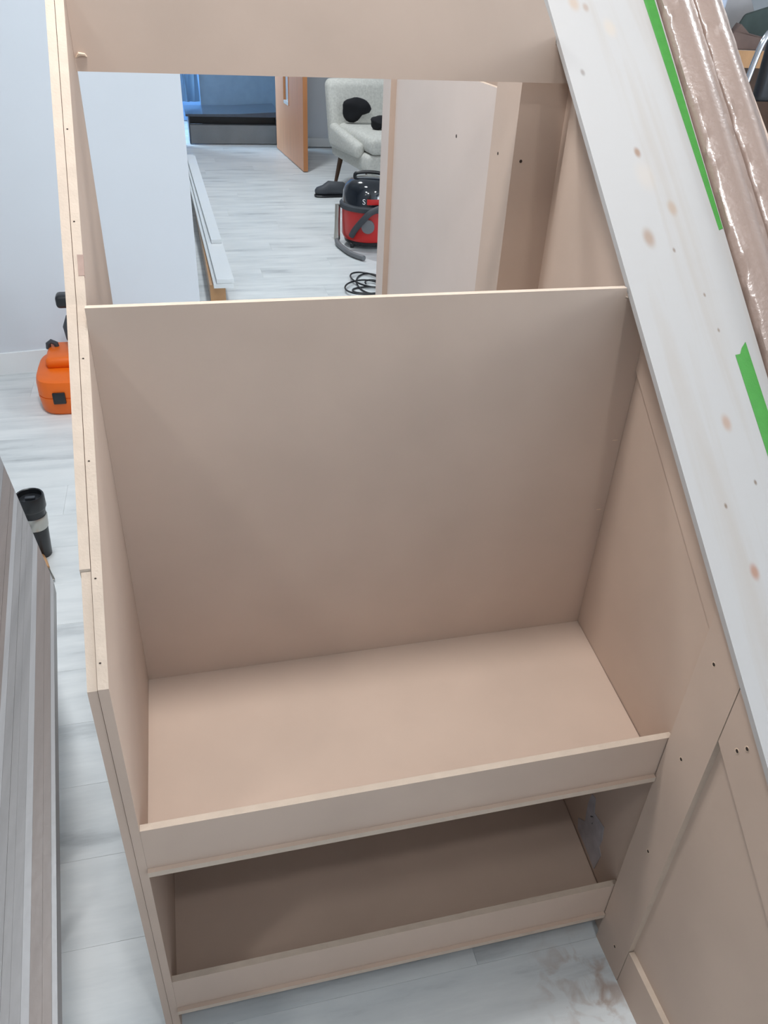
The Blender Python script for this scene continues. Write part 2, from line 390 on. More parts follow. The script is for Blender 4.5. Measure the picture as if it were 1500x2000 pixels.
# ---------------------------------------------------------------- panelled side of the stair on the right
K = 0.78; S0 = 1.190                    # underside of what lies on the slope: z = S0 + K*y
sl = lambda y: S0 + K*y - 0.0005
PN = thing('stair_panelling', (0.83, -0.4, 0), 0, 'raw brown board panelling framing a triangle under the sloping stair side', 'panelling')
def bent(q): return (q[0] + (0 if q[1] >= 0 else q[1]*0.0737), q[1], q[2])
pp = [(0.405, 0), (0.405, sl(0.405)), (0, sl(0)), (-0.39, sl(-0.39)), (-0.39, 0), (0, 0)]
bm = bmesh.new()
ys = [0.405, 0.0, -0.39]
for side, dx in ((0, 0.0002), (1, 0.0102)):
    pass
vv = {}
for j, y in enumerate(ys):
    for s, dx in ((0, 0.0003), (1, 0.0105)):
        for kz, z in ((0, 0.0), (1, sl(y))):
            vv[j, s, kz] = bm.verts.new(local(PN, (XR(y)+dx, y, z)))
for j in (0, 1):
    bm.faces.new((vv[j, 0, 0], vv[j+1, 0, 0], vv[j+1, 0, 1], vv[j, 0, 1]))
    bm.faces.new((vv[j, 1, 0], vv[j, 1, 1], vv[j+1, 1, 1], vv[j+1, 1, 0]))
    bm.faces.new((vv[j, 0, 1], vv[j+1, 0, 1], vv[j+1, 1, 1], vv[j, 1, 1]))
    bm.faces.new((vv[j, 0, 0], vv[j, 1, 0], vv[j+1, 1, 0], vv[j+1, 0, 0]))
for j in (0, 2): bm.faces.new((vv[j, 0, 0], vv[j, 0, 1], vv[j, 1, 1], vv[j, 1, 0]))
link('inner_panel', me_from(bm, 'inner_panel'), PN, (MDF,))
XA, XB = 0.8125, 0.8235
prism('infill_panel', [(-0.3905, 0), (-0.3905, sl(-0.3905)), (-1.45, max(0.001, sl(-1.45))), (-1.45, 0)], 'x', XB+0.0001, XB+0.009, PN, MDF, EDGE, 0)
prism('stile', [(-0.379, 0), (-0.379, sl(-0.379)), (-0.4665, sl(-0.4665)), (-0.4665, 0)], 'x', XA, XB, PN, MDF, EDGE, 0.001)
dl = lambda y: 1.0586+0.778*y
prism('diagonal_rail', [(-0.468, dl(-0.468)), (-0.468, sl(-0.468)), (-1.36, sl(-1.36)), (-1.36, 0.004)], 'x', XA+0.0004, XB, PN, MDF, EDGE, 0.001)
prism('bottom_rail', [(-0.468, 0), (-0.468, 0.107), (-1.22, 0.107), (-1.355, 0.002), (-1.355, 0)], 'x', XA+0.0004, XB, PN, MDF, EDGE, 0.001)
# the rail that follows the slope above the shelf, between stile and back panel
prism('upper_rail', [(-0.3785, dl(-0.3785)+0.06), (-0.3785, sl(-0.3785)), (-0.0005, sl(-0.0005)), (-0.0005, dl(0)+0.001)], 'x', 0.8455, 0.8495, PN, MDF, EDGE, 0.0004, xfun=bent)
for (y, z) in [(-0.41, 0.791), (-0.417, 0.593), (-0.423, 0.358), (-0.432, 0.061), (-0.503, 0.716), (-0.516, 0.736)]:
    h = disc('screw_hole', (XA, y, z), (-1, 0, 0), 0.0042, FLAKE, PN)
    bmq = bmesh.new()
    c = Vector((XA-0.0005, y-0.0008, z+0.0008)) - PN.location
    A = [bmq.verts.new(c+Vector((0, 0.0028*math.cos(k*math.pi/5), 0.0028*math.sin(k*math.pi/5)))) for k in range(10)]
    B = [bmq.verts.new(v.co+Vector((-0.0003, 0, 0))) for v in A]
    bmq.faces.new(A[::-1]); bmq.faces.new(B)
    for k in range(10): bmq.faces.new((A[k], A[(k+1) % 10], B[(k+1) % 10], B[k]))
    link('hole_dark', me_from(bmq, 'hole_dark'), h, (DARK,))  # dark disc stands for the shaded inside of the drilled hole
# torn pale patch low on the inner side, below the shelf
pt = [(-0.205, 0.10), (-0.196, 0.125), (-0.222, 0.150), (-0.214, 0.20), (-0.218, 0.235), (-0.232, 0.24), (-0.243, 0.208), (-0.285, 0.222), (-0.292, 0.19), (-0.290, 0.165), (-0.303, 0.155), (-0.300, 0.128), (-0.296, 0.098), (-0.250, 0.101)]
po = prism('torn_patch', pt, 'x', 0.8489, 0.8502, PN, PATCH, PATCH, 0, xfun=bent)
po['label'] = 'torn silvery pale patch on the inner side below the shelf'
tube('scribble', [local(PN, (XR(-0.235)-0.0008, y, z)) for (y, z) in [(-0.236, 0.187), (-0.243, 0.196), (-0.252, 0.190), (-0.246, 0.178), (-0.256, 0.176)]], 0.0016, DGREY, po, 5)
po.children[0].parent = po

# solid stair core behind the panelling, the boards rest on it
core = prism('stair_core', [(-1.4, 0), (-1.4, max(0.02, sl(-1.4))), (1.12, sl(1.12)), (1.12, 0)], 'x', 0.862, 1.16, None, MDF, MDF, 0)
tag(core, 'solid sloping stair side behind the panelling', 'stair', kind='structure')
core.name = 'trim_1'

# ---------------------------------------------------------------- things lying on the slope
th = math.atan(K)
def slope_frame(o, y, x, lift=0):
    o.location = (x, y, S0+K*y+lift); o.rotation_euler = (th, 0, 0)
c_, s_ = math.cos(th), math.sin(th)
# pine plank: local y runs up the slope, local z is its thickness
knots_w = [(0.849, 0.463, 0.012, .55, (176, 148, 122)), (0.870, 0.456, 0.007, .5, (150, 120, 96)), (0.827, 0.339, 0.005, .6, (120, 108, 100)),
 (0.884, 0.207, 0.007, .75, (140, 104, 76)), (0.916, 0.119, 0.010, .6, (164, 138, 114)), (0.858, 0.075, 0.012, .7, (150, 122, 100)),
 (0.894, -0.182, 0.009, .7, (166, 134, 112)), (0.866, -0.360, 0.008, .75, (158, 110, 84)), (0.896, 0.056, 0.003, .7, (120, 100, 84)),
 (0.852, -0.282, 0.0028, .8, (110, 90, 70)), (0.911, -0.258, 0.0028, .8, (110, 90, 70)), (0.925, -0.01, 0.0025, .7, (120, 100, 80)),
 (0.93, -0.06, 0.0025, .7, (120, 100, 80)), (0.905, 0.42, 0.014, .22, (206, 178, 140)), (0.885, 0.17, 0.02, .15, (206, 180, 150))]
PY0 = 0.0
pk = [(x-0.9, (y-PY0)/c_, r, st, cl) for (x, y, r, st, cl) in knots_w]
PINE = pine_material(pk)
pl = thing('pine_plank', (0.9, PY0, S0+K*PY0), 0, 'pale knotty pine plank laid up the slope beside the shelf unit', 'plank')
pl.rotation_euler = (th, 0, 0)
TH = 0.010
def flat(name, poly, z0, z1, parent, mt, bev=0.0):
    bm = bmesh.new()
    A = [bm.verts.new((x, y, z0)) for x, y in poly]; B = [bm.verts.new((x, y, z1)) for x, y in poly]
    bm.faces.new(A[::-1]); bm.faces.new(B); n = len(poly)
    for k in range(n): bm.faces.new((A[k], A[(k+1) % n], B[(k+1) % n], B[k]))
    bevel(bm, bev, 2)
    return link(name, me_from(bm, name), parent, (mt,))
# the right long edge runs from x=.991 to 1.017, so the plank widens a touch up the slope
flat('timber', [(-0.1, -1.45), (0.0408, -1.45), (0.1405, 1.25), (-0.1, 1.25)], 0.0, TH, pl, PINE, 0.0035)
def S2L(x, y): return (x-0.9, (y-PY0)/c_)
def tape(pts, lab):
    o = flat('masking_tape', [S2L(*p) for p in pts], TH+0.00005, TH+0.0005, pl, GREEN); o['label'] = lab; return o
tape([(0.989, 0.084), (0.9925, 0.0855), (0.997, 0.0865), (1.0135, 0.479), (1.018, 0.60), (0.997, 0.60), (0.991, 0.479)], 'long narrow green masking tape strip along the plank edge')
tape([(0.945, -0.095), (0.954, -0.094), (0.960, -0.086), (0.970, -0.078), (0.9695, -0.186), (0.968, -0.34), (0.944, -0.34), (0.945, -0.241)], 'short green masking tape strip torn at its upper end')
# plastic wrapped mouldings beside the plank
wm = thing('wrapped_moulding', (1.063, 0, S0), 0, 'two brown mouldings wrapped together in shiny clear film beside the pine plank', 'moulding')
wm.rotation_mode = 'QUATERNION'; wm.rotation_quaternion = Quaternion((1, 0, 0), th) @ Quaternion((0, 0, 1), -0.037)
def moulding(x0, w, h, seed):
    rnd = random.Random(seed)
    prof_ = [(-w/2, 0), (-w/2, h*0.55), (-w*0.42, h*0.72), (-w*0.28, h*0.78), (-w*0.18, h*0.95), (0, h), (w*0.18, h*0.95), (w*0.3, h*0.76), (w*0.45, h*0.68), (w/2, h*0.5), (w/2, 0)]
    bm = bmesh.new(); rings = []
    n = 150; y0, y1 = -1.2, 1.25
    for i in range(n+1):
        y = y0+(y1-y0)*i/n; j = 0.0006
        rings.append([bm.verts.new((x0+px+rnd.uniform(-j, j)*(0.3 if k in (0, 10) else 1), y, max(0, pz+(rnd.uniform(-j, j) if 0 < k < 10 else 0)))) for k, (px, pz) in enumerate(prof_)])
    for A, B in zip(rings, rings[1:]):
        for k in range(len(prof_)): bm.faces.new((A[k], A[(k+1) % len(prof_)], B[(k+1) % len(prof_)], B[k]))
    bm.faces.new(rings[0]); bm.faces.new(rings[-1][::-1])
    return link('moulding', me_from(bm, 'moulding', True), wm, (FILM,))
bx0 = -0.018
moulding(-0.032, 0.064, 0.034, 3); moulding(0.031, 0.058, 0.034, 4)

# ---------------------------------------------------------------- partition behind the unit
RP = thing('rear_partition', (0.78, 0.95, 0), 0, 'pale board partition with square corner post standing behind the shelf unit', 'partition')
board('corner_post', (0.768, 0.88), (0.45, 0.575), (0, 1.5), RP, MDF, MDF, 0.002)
board('panel', (0.779, 0.79), (0.5755, 1.3995), (0, 1.409), RP, MDFP, EDGE)
board('end_stile', (0.762, 0.79), (1.40, 1.49), (0, 1.409), RP, MDFP, MDF, 0.001)
disc('nail_hole', (0.779, 0.83, 1.285), (-1, 0, 0), 0.004, DARK, RP)
disc('nail_hole', (0.768, 0.53, 1.30), (-1, 0, 0), 0.003, DARK, RP)
disc('nail_hole', (0.785, 0.45, 1.30), (0, -1, 0), 0.003, DARK, RP)

# ---------------------------------------------------------------- wrapped lengths lying at the left on a trestle
WB = thing('wrapped_board_pack', (-0.2, -0.4, 0), 0, 'pack of narrow boards in shiny film lying at the left of the shelf unit', 'board pack')
dv = Vector((-0.089, 0.889, 0)).normalized(); lv = Vector((-dv.y, dv.x, 0)) * 1
pr0 = Vector((-0.195, 0.331, 0.5)); ed = Vector((-0.381+0.195, 0.894-0.331, 0))
rb = random.Random(21); off_ = 0.0; k = 0
FILMS = [FILMG, FILMB, mat('wrapped_strip_pale', (140, 139, 140), 0.35, 0.08, (60, 2, 8), coat=0.6, bump=0.1, bscale=60)]
while off_ < 0.25:
    # each length ends further back than its right-hand neighbour
    sw = rb.uniform(0.005, 0.015)
    a = pr0 + lv*off_; b_ = pr0 + lv*(off_+sw-0.0002)
    la = off_/ed.dot(lv)*ed.dot(dv); lb = (off_+sw)/ed.dot(lv)*ed.dot(dv)
    p1 = a + dv*la; p2 = b_ + dv*lb; q1 = a - dv*1.5; q2 = b_ - dv*1.5
    poly = [(p.x, p.y) for p in (q1, p1, p2, q2)]
    mk_ = FILMS[2] if k == 0 else rb.choice(FILMS)
    prism('board_length', poly, 'z', 0.468, 0.5+rb.uniform(-0.0006, 0.0006), WB, mk_, FILMG, 0.0005)
    off_ += sw; k += 1
TR = thing('trestle', (-0.3, -0.25, 0), 0, 'wooden trestle under the film-wrapped board pack', 'trestle')
board('top_beam', (-0.46, -0.20), (-0.12, -0.07), (0.42, 0.4675), TR, BRUSHW, BRUSHW, 0.003)
for sx in (-0.43, -0.26):
    for sy in (-1, 1):
        tube('leg', [Vector((sx, -0.095+sy*0.02, 0.43))-TR.location, Vector((sx, -0.095+sy*0.10, 0.012))-TR.location], 0.016, BRUSHW, TR, 4)

# ---------------------------------------------------------------- travel mug and brush on the floor at the left
MG = thing('travel_mug', (-0.392, 1.135, 0), 0, 'black travel mug with a grey band standing on the floor', 'mug')
lathe('body', [(0.026, 0), (0.028, 0.003), (0.034, 0.10), (0.037, 0.165), (0.04, 0.178)], BLACK, MG)
lathe('band', [(0.0345, 0.108), (0.0368, 0.112), (0.0396, 0.150), (0.0375, 0.154)], STEEL, MG, cap=False)
lathe('lid', [(0.040, 0.178), (0.043, 0.183), (0.043, 0.222), (0.0405, 0.226), (0.037, 0.224), (0.036, 0.208), (0.004, 0.206)], BLACK, MG)
rbox('sip_slider', (0.03, 0.014, 0.008), DGREY, MG, (0, 0.008, 0.21), 0.003, 2)
BR = thing('chisel', (-0.375, 1.06, 0), 0.35, 'wooden-handled chisel lying on the floor beside the travel mug', 'chisel')
tube('handle', [(0, 0.055, 0.011), (0, 0.05, 0.011), (0, 0.02, 0.011), (0, -0.02, 0.011)], [0.006, 0.010, 0.0105, 0.008], BRUSHW, BR, 10)
rbox('blade', (0.012, 0.07, 0.004), STEEL, BR, (0, -0.053, 0.0105), 0.001, 1)

# ---------------------------------------------------------------- orange case and nail gun by the left wall
OC = thing('tool_case', (-0.36, 2.29, 0), 0.0, 'orange plastic tool case with black latch on the floor by the white wall', 'tool case')
def case_shape(zs, rx, ry, seg=32, p=4.0):
    bm = bmesh.new(); rings = []
    for z, f in zs:
        ring = []
        for k in range(seg):
            t = 2*math.pi*k/seg; c, s = math.cos(t), math.sin(t)
            ring.append(bm.verts.new((rx*f*math.copysign(abs(c)**(2/p), c), ry*f*math.copysign(abs(s)**(2/p), s), z)))
        rings.append(ring)
    for A, B in zip(rings, rings[1:]):
        for k in range(seg): bm.faces.new((A[k], A[(k+1) % seg], B[(k+1) % seg], B[k]))
    bm.faces.new(rings[0][::-1]); bm.faces.new(rings[-1]); return bm
link('lower_shell', me_from(case_shape([(0, .9), (0.012, .96), (0.07, 1.0), (0.078, 1.0)], 0.15, 0.18), 'lower_shell', True), OC, (ORANGE,))
link('seam_band', me_from(case_shape([(0.078, .985), (0.083, .985)], 0.15, 0.18), 'seam_band', True), OC, (ORANGE,))
link('upper_shell', me_from(case_shape([(0.083, 1.0), (0.13, 1.0), (0.148, .97), (0.155, .9)], 0.15, 0.18), 'upper_shell', True), OC, (ORANGE,))
rbox('latch', (0.05, 0.012, 0.05), BLACK, OC, (-0.055, -0.184, 0.085), 0.004, 2)
rbox('raised_top', (0.22, 0.2, 0.05), ORANGE, OC, (0.0, 0.06, 0.175), 0.02, 3)
tube('carry_handle', [(-0.105, 0.10, 0.19), (-0.103, 0.10, 0.212), (-0.09, 0.10, 0.222), (-0.072, 0.10, 0.212), (-0.07, 0.10, 0.19)], 0.011, DGREY, OC, 8)
NG = thing('power_tool', (-0.322, 2.36, 0.2005), 0.0, 'dark grey power tool standing on top of the orange case', 'power tool')
tube('motor_housing', [(0, 0, 0.02), (0, -0.005, 0.05), (-0.005, -0.01, 0.11), (-0.01, -0.01, 0.15)], [0.045, 0.058, 0.058, 0.035], DGREY, NG, 14)
tube('grip', [(-0.01, -0.01, 0.14), (0.02, 0, 0.19), (0.06, 0.0, 0.22)], [0.024, 0.026, 0.024], MGREY, NG, 12)
rbox('battery_pack', (0.09, 0.07, 0.055), BLACK, NG, (-0.025, -0.01, 0.215), 0.015, 3)
rbox('foot', (0.08, 0.09, 0.028), BLACK, NG, (0, 0, 0.014), 0.008, 2)

# ---------------------------------------------------------------- white skirting lengths behind the wall end
def skirting(x0, x1, ya, yb, z, lab, skew=0.0):
    o = prism('skirting_board', [(x0, ya), (x1, ya), (x1+skew, yb), (x0+skew, yb)], 'z', z, z+0.022, None, WHITE, WHITE, 0.003)
    return tag(o, lab, 'skirting board', 'white skirting lengths stacked in the hall')
skirting(0.290, 0.398, 3.30, 7.0, 0.128, 'white skirting board at the bottom of the stack in the hall', -0.06)
skirting(0.308, 0.402, 3.31, 6.9, 0.151, 'white skirting board in the middle of the stack, reaching furthest forward', -0.06)
skirting(0.322, 0.385, 4.02, 6.8, 0.174, 'shortest white skirting board on top of the stack in the hall', -0.06)
st = tag(board('support_block', (0.27, 0.355), (3.36, 6.6), (0, 0.1275), None, MDF, BRUSHW, 0.002), 'brown offcut stack carrying the white skirting boards in the hall', 'offcut')

# ---------------------------------------------------------------- oak door standing open at the end of the hall
D0, D1 = Vector((1.262, 8.29, 0)), Vector((1.362, 7.03, 0))
dd = (D1-D0); dlen = dd.length; da = math.atan2(dd.y, dd.x)
DR = thing('door_1', D0, da, None, None, None, 'structure')
def dboard(name, a, b, z0, z1, t0, t1, mt, par=DR, bev=0.001):
    o = prism(name, [(a, z0), (b, z0), (b, z1), (a, z1)], 'y', t0, t1, None, mt, mt, bev); o.parent = par; return o
g0, g1, gz0, gz1 = 0.42, 0.66, 0.50, 1.85
TD = 0.042
dboard('door_rail', 0, dlen-0.008, 0.008, gz0, 0, TD, OAK)
dboard('door_rail', 0, dlen-0.008, gz1, 1.98, 0, TD, OAK)
dboard('door_stile', 0, g0, gz0, gz1, 0, TD, OAK)
dboard('door_stile', g1, dlen-0.008, gz0, gz1, 0, TD, OAK)
dboard('lipping', dlen-0.0075, dlen, 0.008, 1.98, 0, TD, OAKE)
GL = bpy.data.materials.new('sky_bright_glass'); GL.use_nodes = True
gb = GL.node_tree.nodes['Principled BSDF']; gb.inputs['Base Color'].default_value = (0.72, 0.87, 1, 1); gb.inputs['Transmission Weight'].default_value = 0.25; gb.inputs['Roughness'].default_value = 0.25  # pale blue colour stands in for bright sky seen through the pane
dboard('glass_pane', g0+0.001, g1-0.001, gz0+0.001, gz1-0.001, 0.017, 0.025, GL, DR, 0)
for (a, b, z0, z1) in ((g0+0.0005, g0+0.012, gz0, gz1), (g1-0.012, g1-0.0005, gz0, gz1), (g0+0.012, g1-0.012, gz0+0.0005, gz0+0.03)):
    dboard('glazing_bead', a, b, z0, z1, -0.006, 0.0165, OAKE if z1 > 1 else WHITE)

# ---------------------------------------------------------------- the blue room beyond the hall
LB = thing('low_platform', (0.79, 8.75, 0), 0, 'low grey platform with dark recess and glossy top in the far blue room', 'platform')
board('front_board', (0.36, 1.29), (8.56, 8.58), (0, 0.185), LB, SLATE, SLATE, 0.003)
board('recess_back', (0.36, 1.29), (8.66, 8.68), (0.185, 0.27), LB, BLACK, BLACK, 0)
board('side_cheek', (0.345, 0.3598), (8.555, 9.1), (0, 0.27), LB, DSLAB, DSLAB, 0.002)
board('side_cheek', (1.2902, 1.305), (8.555, 9.1), (0, 0.27), LB, DSLAB, DSLAB, 0.002)
prism('glossy_top', [(0.32, 0.2705), (1.33, 0.2705), (1.33, 0.325), (0.9, 0.30), (0.32, 0.292)], 'y', 8.55, 9.25, LB, DSLAB, DSLAB, 0.004)
board('recess_floor', (0.36, 1.29), (8.5801, 8.66), (0.15, 0.184), LB, SLATE, SLATE, 0)
UB = tag(board('upright_board', (0.52, 1.5), (9.3, 9.32), (0.0, 2.0), None, TEAL, TEAL, 0.002), 'large blue grey board standing behind the low platform', 'board')
PS = thing('plastic_sheet', (0.42, 9.2, 0), 0, 'bluish plastic sheet hanging at the left of the far room', 'plastic sheet')
bm = bmesh.new(); rr = random.Random(5); cols = 14; rws = 16
grid = [[bm.verts.new((-0.25+0.33*i/cols + 0.01*math.sin(j*0.9+i), -0.02*math.sin(i*1.7)+0.012*math.sin(j*1.1+i*0.6), 0.335+1.85*j/rws)) for i in range(cols+1)] for j in range(rws+1)]
for j in range(rws):
    for i in range(cols): bm.faces.new((grid[j][i], grid[j][i+1], grid[j+1][i+1], grid[j+1][i]))
r = bmesh.ops.solidify(bm, geom=bm.faces[:], thickness=0.002)
link('sheet', me_from(bm, 'sheet', True), PS, (mat('blue_plastic_sheet', (140, 168, 190), 0.25, 0.08, (6, 6, 1), coat=0.8, bump=0.4, bscale=20),))
# the daylight in the far room comes through a window in its left wall
WN = thing('window_1', (-0.55, 9.3, 1.2), 0, None, None, None, 'structure')
o = board('pane', (-0.56, -0.55), (8.75, 9.85), (0.8, 2.0), WN, emission('sky_lit_glass', (0.55, 0.78, 1.0), 40.0), emission('sky_lit_glass_edge', (0.55, 0.78, 1.0), 40.0), 0)
for (y0, y1, z0, z1) in ((8.70, 8.75, 0.75, 2.05), (9.85, 9.90, 0.75, 2.05), (8.7501, 9.8499, 0.75, 0.80), (8.7501, 9.8499, 2.0, 2.05)):
    board('window_frame', (-0.58, -0.53), (y0, y1), (z0, z1), WN, WHITE, WHITE, 0.003)
slab('wall_window_low', (-0.6, -0.5), (8.54, 10.2), (0, 0.7495), BLUEW); slab('wall_window_high', (-0.6, -0.5), (8.54, 10.2), (2.0505, H), BLUEW)
slab('wall_window_near', (-0.6, -0.5), (8.54, 8.6995), (0.7495, 2.0505), BLUEW); slab('wall_window_far', (-0.6, -0.5), (9.9005, 10.2), (0.7495, 2.0505), BLUEW)

# ---------------------------------------------------------------- armchair
AC = thing('armchair', (1.93, 6.05, 0), math.radians(8), 'pale grey upholstered armchair with tapered dark legs behind the vacuum cleaner', 'armchair')
def seat_shape(co): return (co.x*(1.0 if co.y > 0 else 1.04), co.y, co.z)
rbox('seat_base', (0.70, 0.92, 0.15), FABRIC, AC, (0, 0, 0.335), 0.04, 4)
rbox('seat_cushion', (0.66, 0.84, 0.13), FABRIC, AC, (0, -0.06, 0.475), 0.05, 5)
def back_shape(co): return (co.x*(1.0 if co.z < 0 else 1.02), co.y+(co.z+0.2)*0.22, co.z)
rbox('backrest', (0.76, 0.17, 0.52), FABRIC, AC, (0, 0.40, 0.60), 0.06, 5, back_shape)
for sx in (-1, 1):
    rbox('arm', (0.09, 0.70, 0.2), FABRIC, AC, (sx*0.355, 0.03, 0.44), 0.04, 4, lambda co: (co.x, co.y, co.z*(1.0 if co.y > 0 else 0.55)+(0 if co.y > 0 else -0.02)))
    for sy, dy in ((1, 0.06), (-1, -0.05)):
        tube('leg', [(sx*0.29, sy*0.34, 0.28), (sx*0.33, sy*0.34+dy, 0.0)], [0.024, 0.013], DWOOD, AC, 12)
def cloth_blob(name, c, sx, sy, sz, seed, lab, cat):
    bm = bmesh.new(); bmesh.ops.create_icosphere(bm, subdivisions=3, radius=1); rnd = random.Random(seed)
    ph = [rnd.uniform(0, 6) for _ in range(6)]
    for v in bm.verts:
        n = v.co.copy(); k = 1+0.18*math.sin(3*n.x+ph[0])*math.cos(2.5*n.z+ph[1])+0.1*math.sin(5*n.z+ph[2]+2*n.x)
        v.co = Vector((n.x*sx*k, n.y*sy*k, n.z*sz*k))
    o = link(name, me_from(bm, name, True), None, (BLKCLOTH,)); o.location = c; o.rotation_euler = (0.25, 0, 0.1)
    return tag(o, lab, cat)
cloth_blob('dark_garment', (1.70, 6.27, 0.66), 0.12, 0.05, 0.095, 2, 'crumpled black garment hanging on the armchair back', 'garment')
cloth_blob('dark_garment', (1.84, 5.98, 0.598), 0.075, 0.07, 0.05, 9, 'small crumpled black garment on the armchair seat', 'garment')

# ---------------------------------------------------------------- vacuum cleaner
VC = thing('vacuum_cleaner', (1.44, 4.55, 0), -0.23, 'red and black drum vacuum cleaner half hidden by the pale partition', 'vacuum cleaner')
lathe('drum', [(0.15, 0.05), (0.172, 0.055), (0.185, 0.08), (0.188, 0.25), (0.188, 0.262)], RED, VC, 40)
lathe('rim_band', [(0.188, 0.255), (0.202, 0.258), (0.204, 0.285), (0.196, 0.294), (0.18, 0.296)], DGREY, VC, 40)
lathe('dome', [(0.186, 0.29), (0.18, 0.36), (0.165, 0.405), (0.135, 0.435), (0.09, 0.45), (0.02, 0.455)], GLOSSB, VC, 40)
lathe('base_skirt', [(0.12, 0.03), (0.165, 0.032), (0.17, 0.052), (0.15, 0.056)], BLACK, VC, 40)
tube('carry_handle', smooth_path([(-0.1, 0, 0.44), (-0.09, 0, 0.475), (0, 0, 0.485), (0.09, 0, 0.475), (0.1, 0, 0.44)]), 0.012, BLACK, VC, 8)
for a in (0.8, 2.3, 3.9, 5.5):
    bm = bmesh.new(); add_tube(bm, [(0.15*math.cos(a)-0.012, 0.15*math.sin(a), 0.024), (0.15*math.cos(a)+0.012, 0.15*math.sin(a), 0.024)], 0.024, 14)
    link('caster', me_from(bm, 'caster', True), VC, (BLACK,))
# round hose port and hose across the drum front
def around(a, r, z): return (r*math.sin(a), -r*math.cos(a), z)
tube('hose_port', [around(0.0, 0.18, 0.17), around(0.0, 0.21, 0.17)], 0.045, MGREY, VC, 20)
tube('hose', smooth_path([around(-0.55, 0.215, 0.10), around(-0.4, 0.222, 0.15), around(-0.15, 0.245, 0.22), around(0.1, 0.25, 0.28), around(0.5, 0.25, 0.30), around(0.9, 0.24, 0.2)]), 0.021, DGREY, VC, 12)
def arc_patch(name, a0, a1, z0, z1, r0, r1, mt, par):
    bm = bmesh.new(); n = 10; A = []
    for k in range(n+1):
        a = a0+(a1-a0)*k/n
        A.append([bm.verts.new(around(a, r0, z0)), bm.verts.new(around(a, r1, z1)), bm.verts.new(around(a, r0-0.003, z0)), bm.verts.new(around(a, r1-0.003, z1))])
    for p, q in zip(A, A[1:]):
        bm.faces.new((p[0], q[0], q[1], p[1])); bm.faces.new((p[2], p[3], q[3], q[2])); bm.faces.new((p[1], q[1], q[3], p[3])); bm.faces.new((p[0], p[2], q[2], q[0]))
    bm.faces.new(A[0]); 
    return link(name, me_from(bm, name, True), par, (mt,))
arc_patch('red_label', -0.06, 0.5, 0.310, 0.345, 0.186, 0.1835, RED, VC)
fc = bpy.data.curves.new('lettering', 'FONT'); fc.body = 'S'; fc.size = 0.05; fc.extrude = 0.001; fc.align_x = 'CENTER'; fc.align_y = 'CENTER'
fo = bpy.data.objects.new('lettering_tmp', fc); COL.objects.link(fo)
dg = bpy.context.evaluated_depsgraph_get(); tm = bpy.data.meshes.new_from_object(fo.evaluated_get(dg)); bpy.data.objects.remove(fo)
tm.materials.clear(); lt = link('lettering', tm, VC, (WTXT,)); a = -0.17
lt.location = around(a, 0.1875, 0.327); lt.rotation_euler = (math.radians(90-4), 0, a)
# pale wand standing at the drum's left, dark hose end on the floor
tube('wand', [(-0.215, -0.02, 0.27), (-0.217, -0.03, 0.12), (-0.218, -0.035, 0.035)], [0.019, 0.02, 0.023], STEEL, VC, 14)
tube('wand_foot', smooth_path([(-0.218, -0.035, 0.035), (-0.2, -0.12, 0.022), (-0.11, -0.32, 0.02), (-0.02, -0.42, 0.02)]), 0.018, MGREY, VC, 10)
# dark shoe
SH = thing('shoe', (1.43, 6.02, 0), 0.0, 'dark shoe lying on the floor in front of the armchair leg', 'shoe')
def shoe_part(name, secs, mt):
    bm = bmesh.new(); rings = []
    for (x, wv, z0, z1) in secs:
        rings.append([bm.verts.new((x, wv*math.cos(2*math.pi*k/14), (z0+z1)/2+(z1-z0)/2*math.sin(2*math.pi*k/14))) for k in range(14)])
    for A, B in zip(rings, rings[1:]):
        for k in range(14): bm.faces.new((A[k], A[(k+1) % 14], B[(k+1) % 14], B[k]))
    bm.faces.new(rings[0][::-1]); bm.faces.new(rings[-1])
    return link(name, me_from(bm, name, True), SH, (mt,))
shoe_part('upper', [(-0.125, 0.02, 0.03, 0.06), (-0.11, 0.04, 0.018, 0.078), (-0.06, 0.05, 0.014, 0.095), (-0.01, 0.046, 0.014, 0.13), (0.05, 0.042, 0.014, 0.125), (0.12, 0.044, 0.014, 0.12), (0.15, 0.03, 0.02, 0.10)], DGREY)
shoe_part('sole', [(-0.13, 0.02, 0.002, 0.022), (-0.115, 0.043, 0.0, 0.024), (-0.05, 0.053, 0.0, 0.024), (0.05, 0.045, 0.0, 0.024), (0.14, 0.043, 0.0, 0.026), (0.16, 0.025, 0.002, 0.026)], BLACK)
# loose black cable
cp = []
rnd = random.Random(11)
for k in range(0, 150):
    a = k*0.19; lp = k/150
    cx = 1.215+0.05*math.sin(a*0.27)+0.04*lp; cy = 3.62+0.10*math.sin(a*0.19+1)
    rx = 0.10+0.02*math.sin(a*0.33+2); ry = 0.12+0.05*math.sin(a*0.21)
    cp.append((cx+rx*math.cos(a), cy+ry*math.sin(a), 0.0065+0.014*(0.5+0.5*math.sin(a*0.5))))
cb = tag(tube('power_cable', cp, 0.0055, BLACK, None, 7), 'loose coil of thin black cable on the hall floor', 'cable')

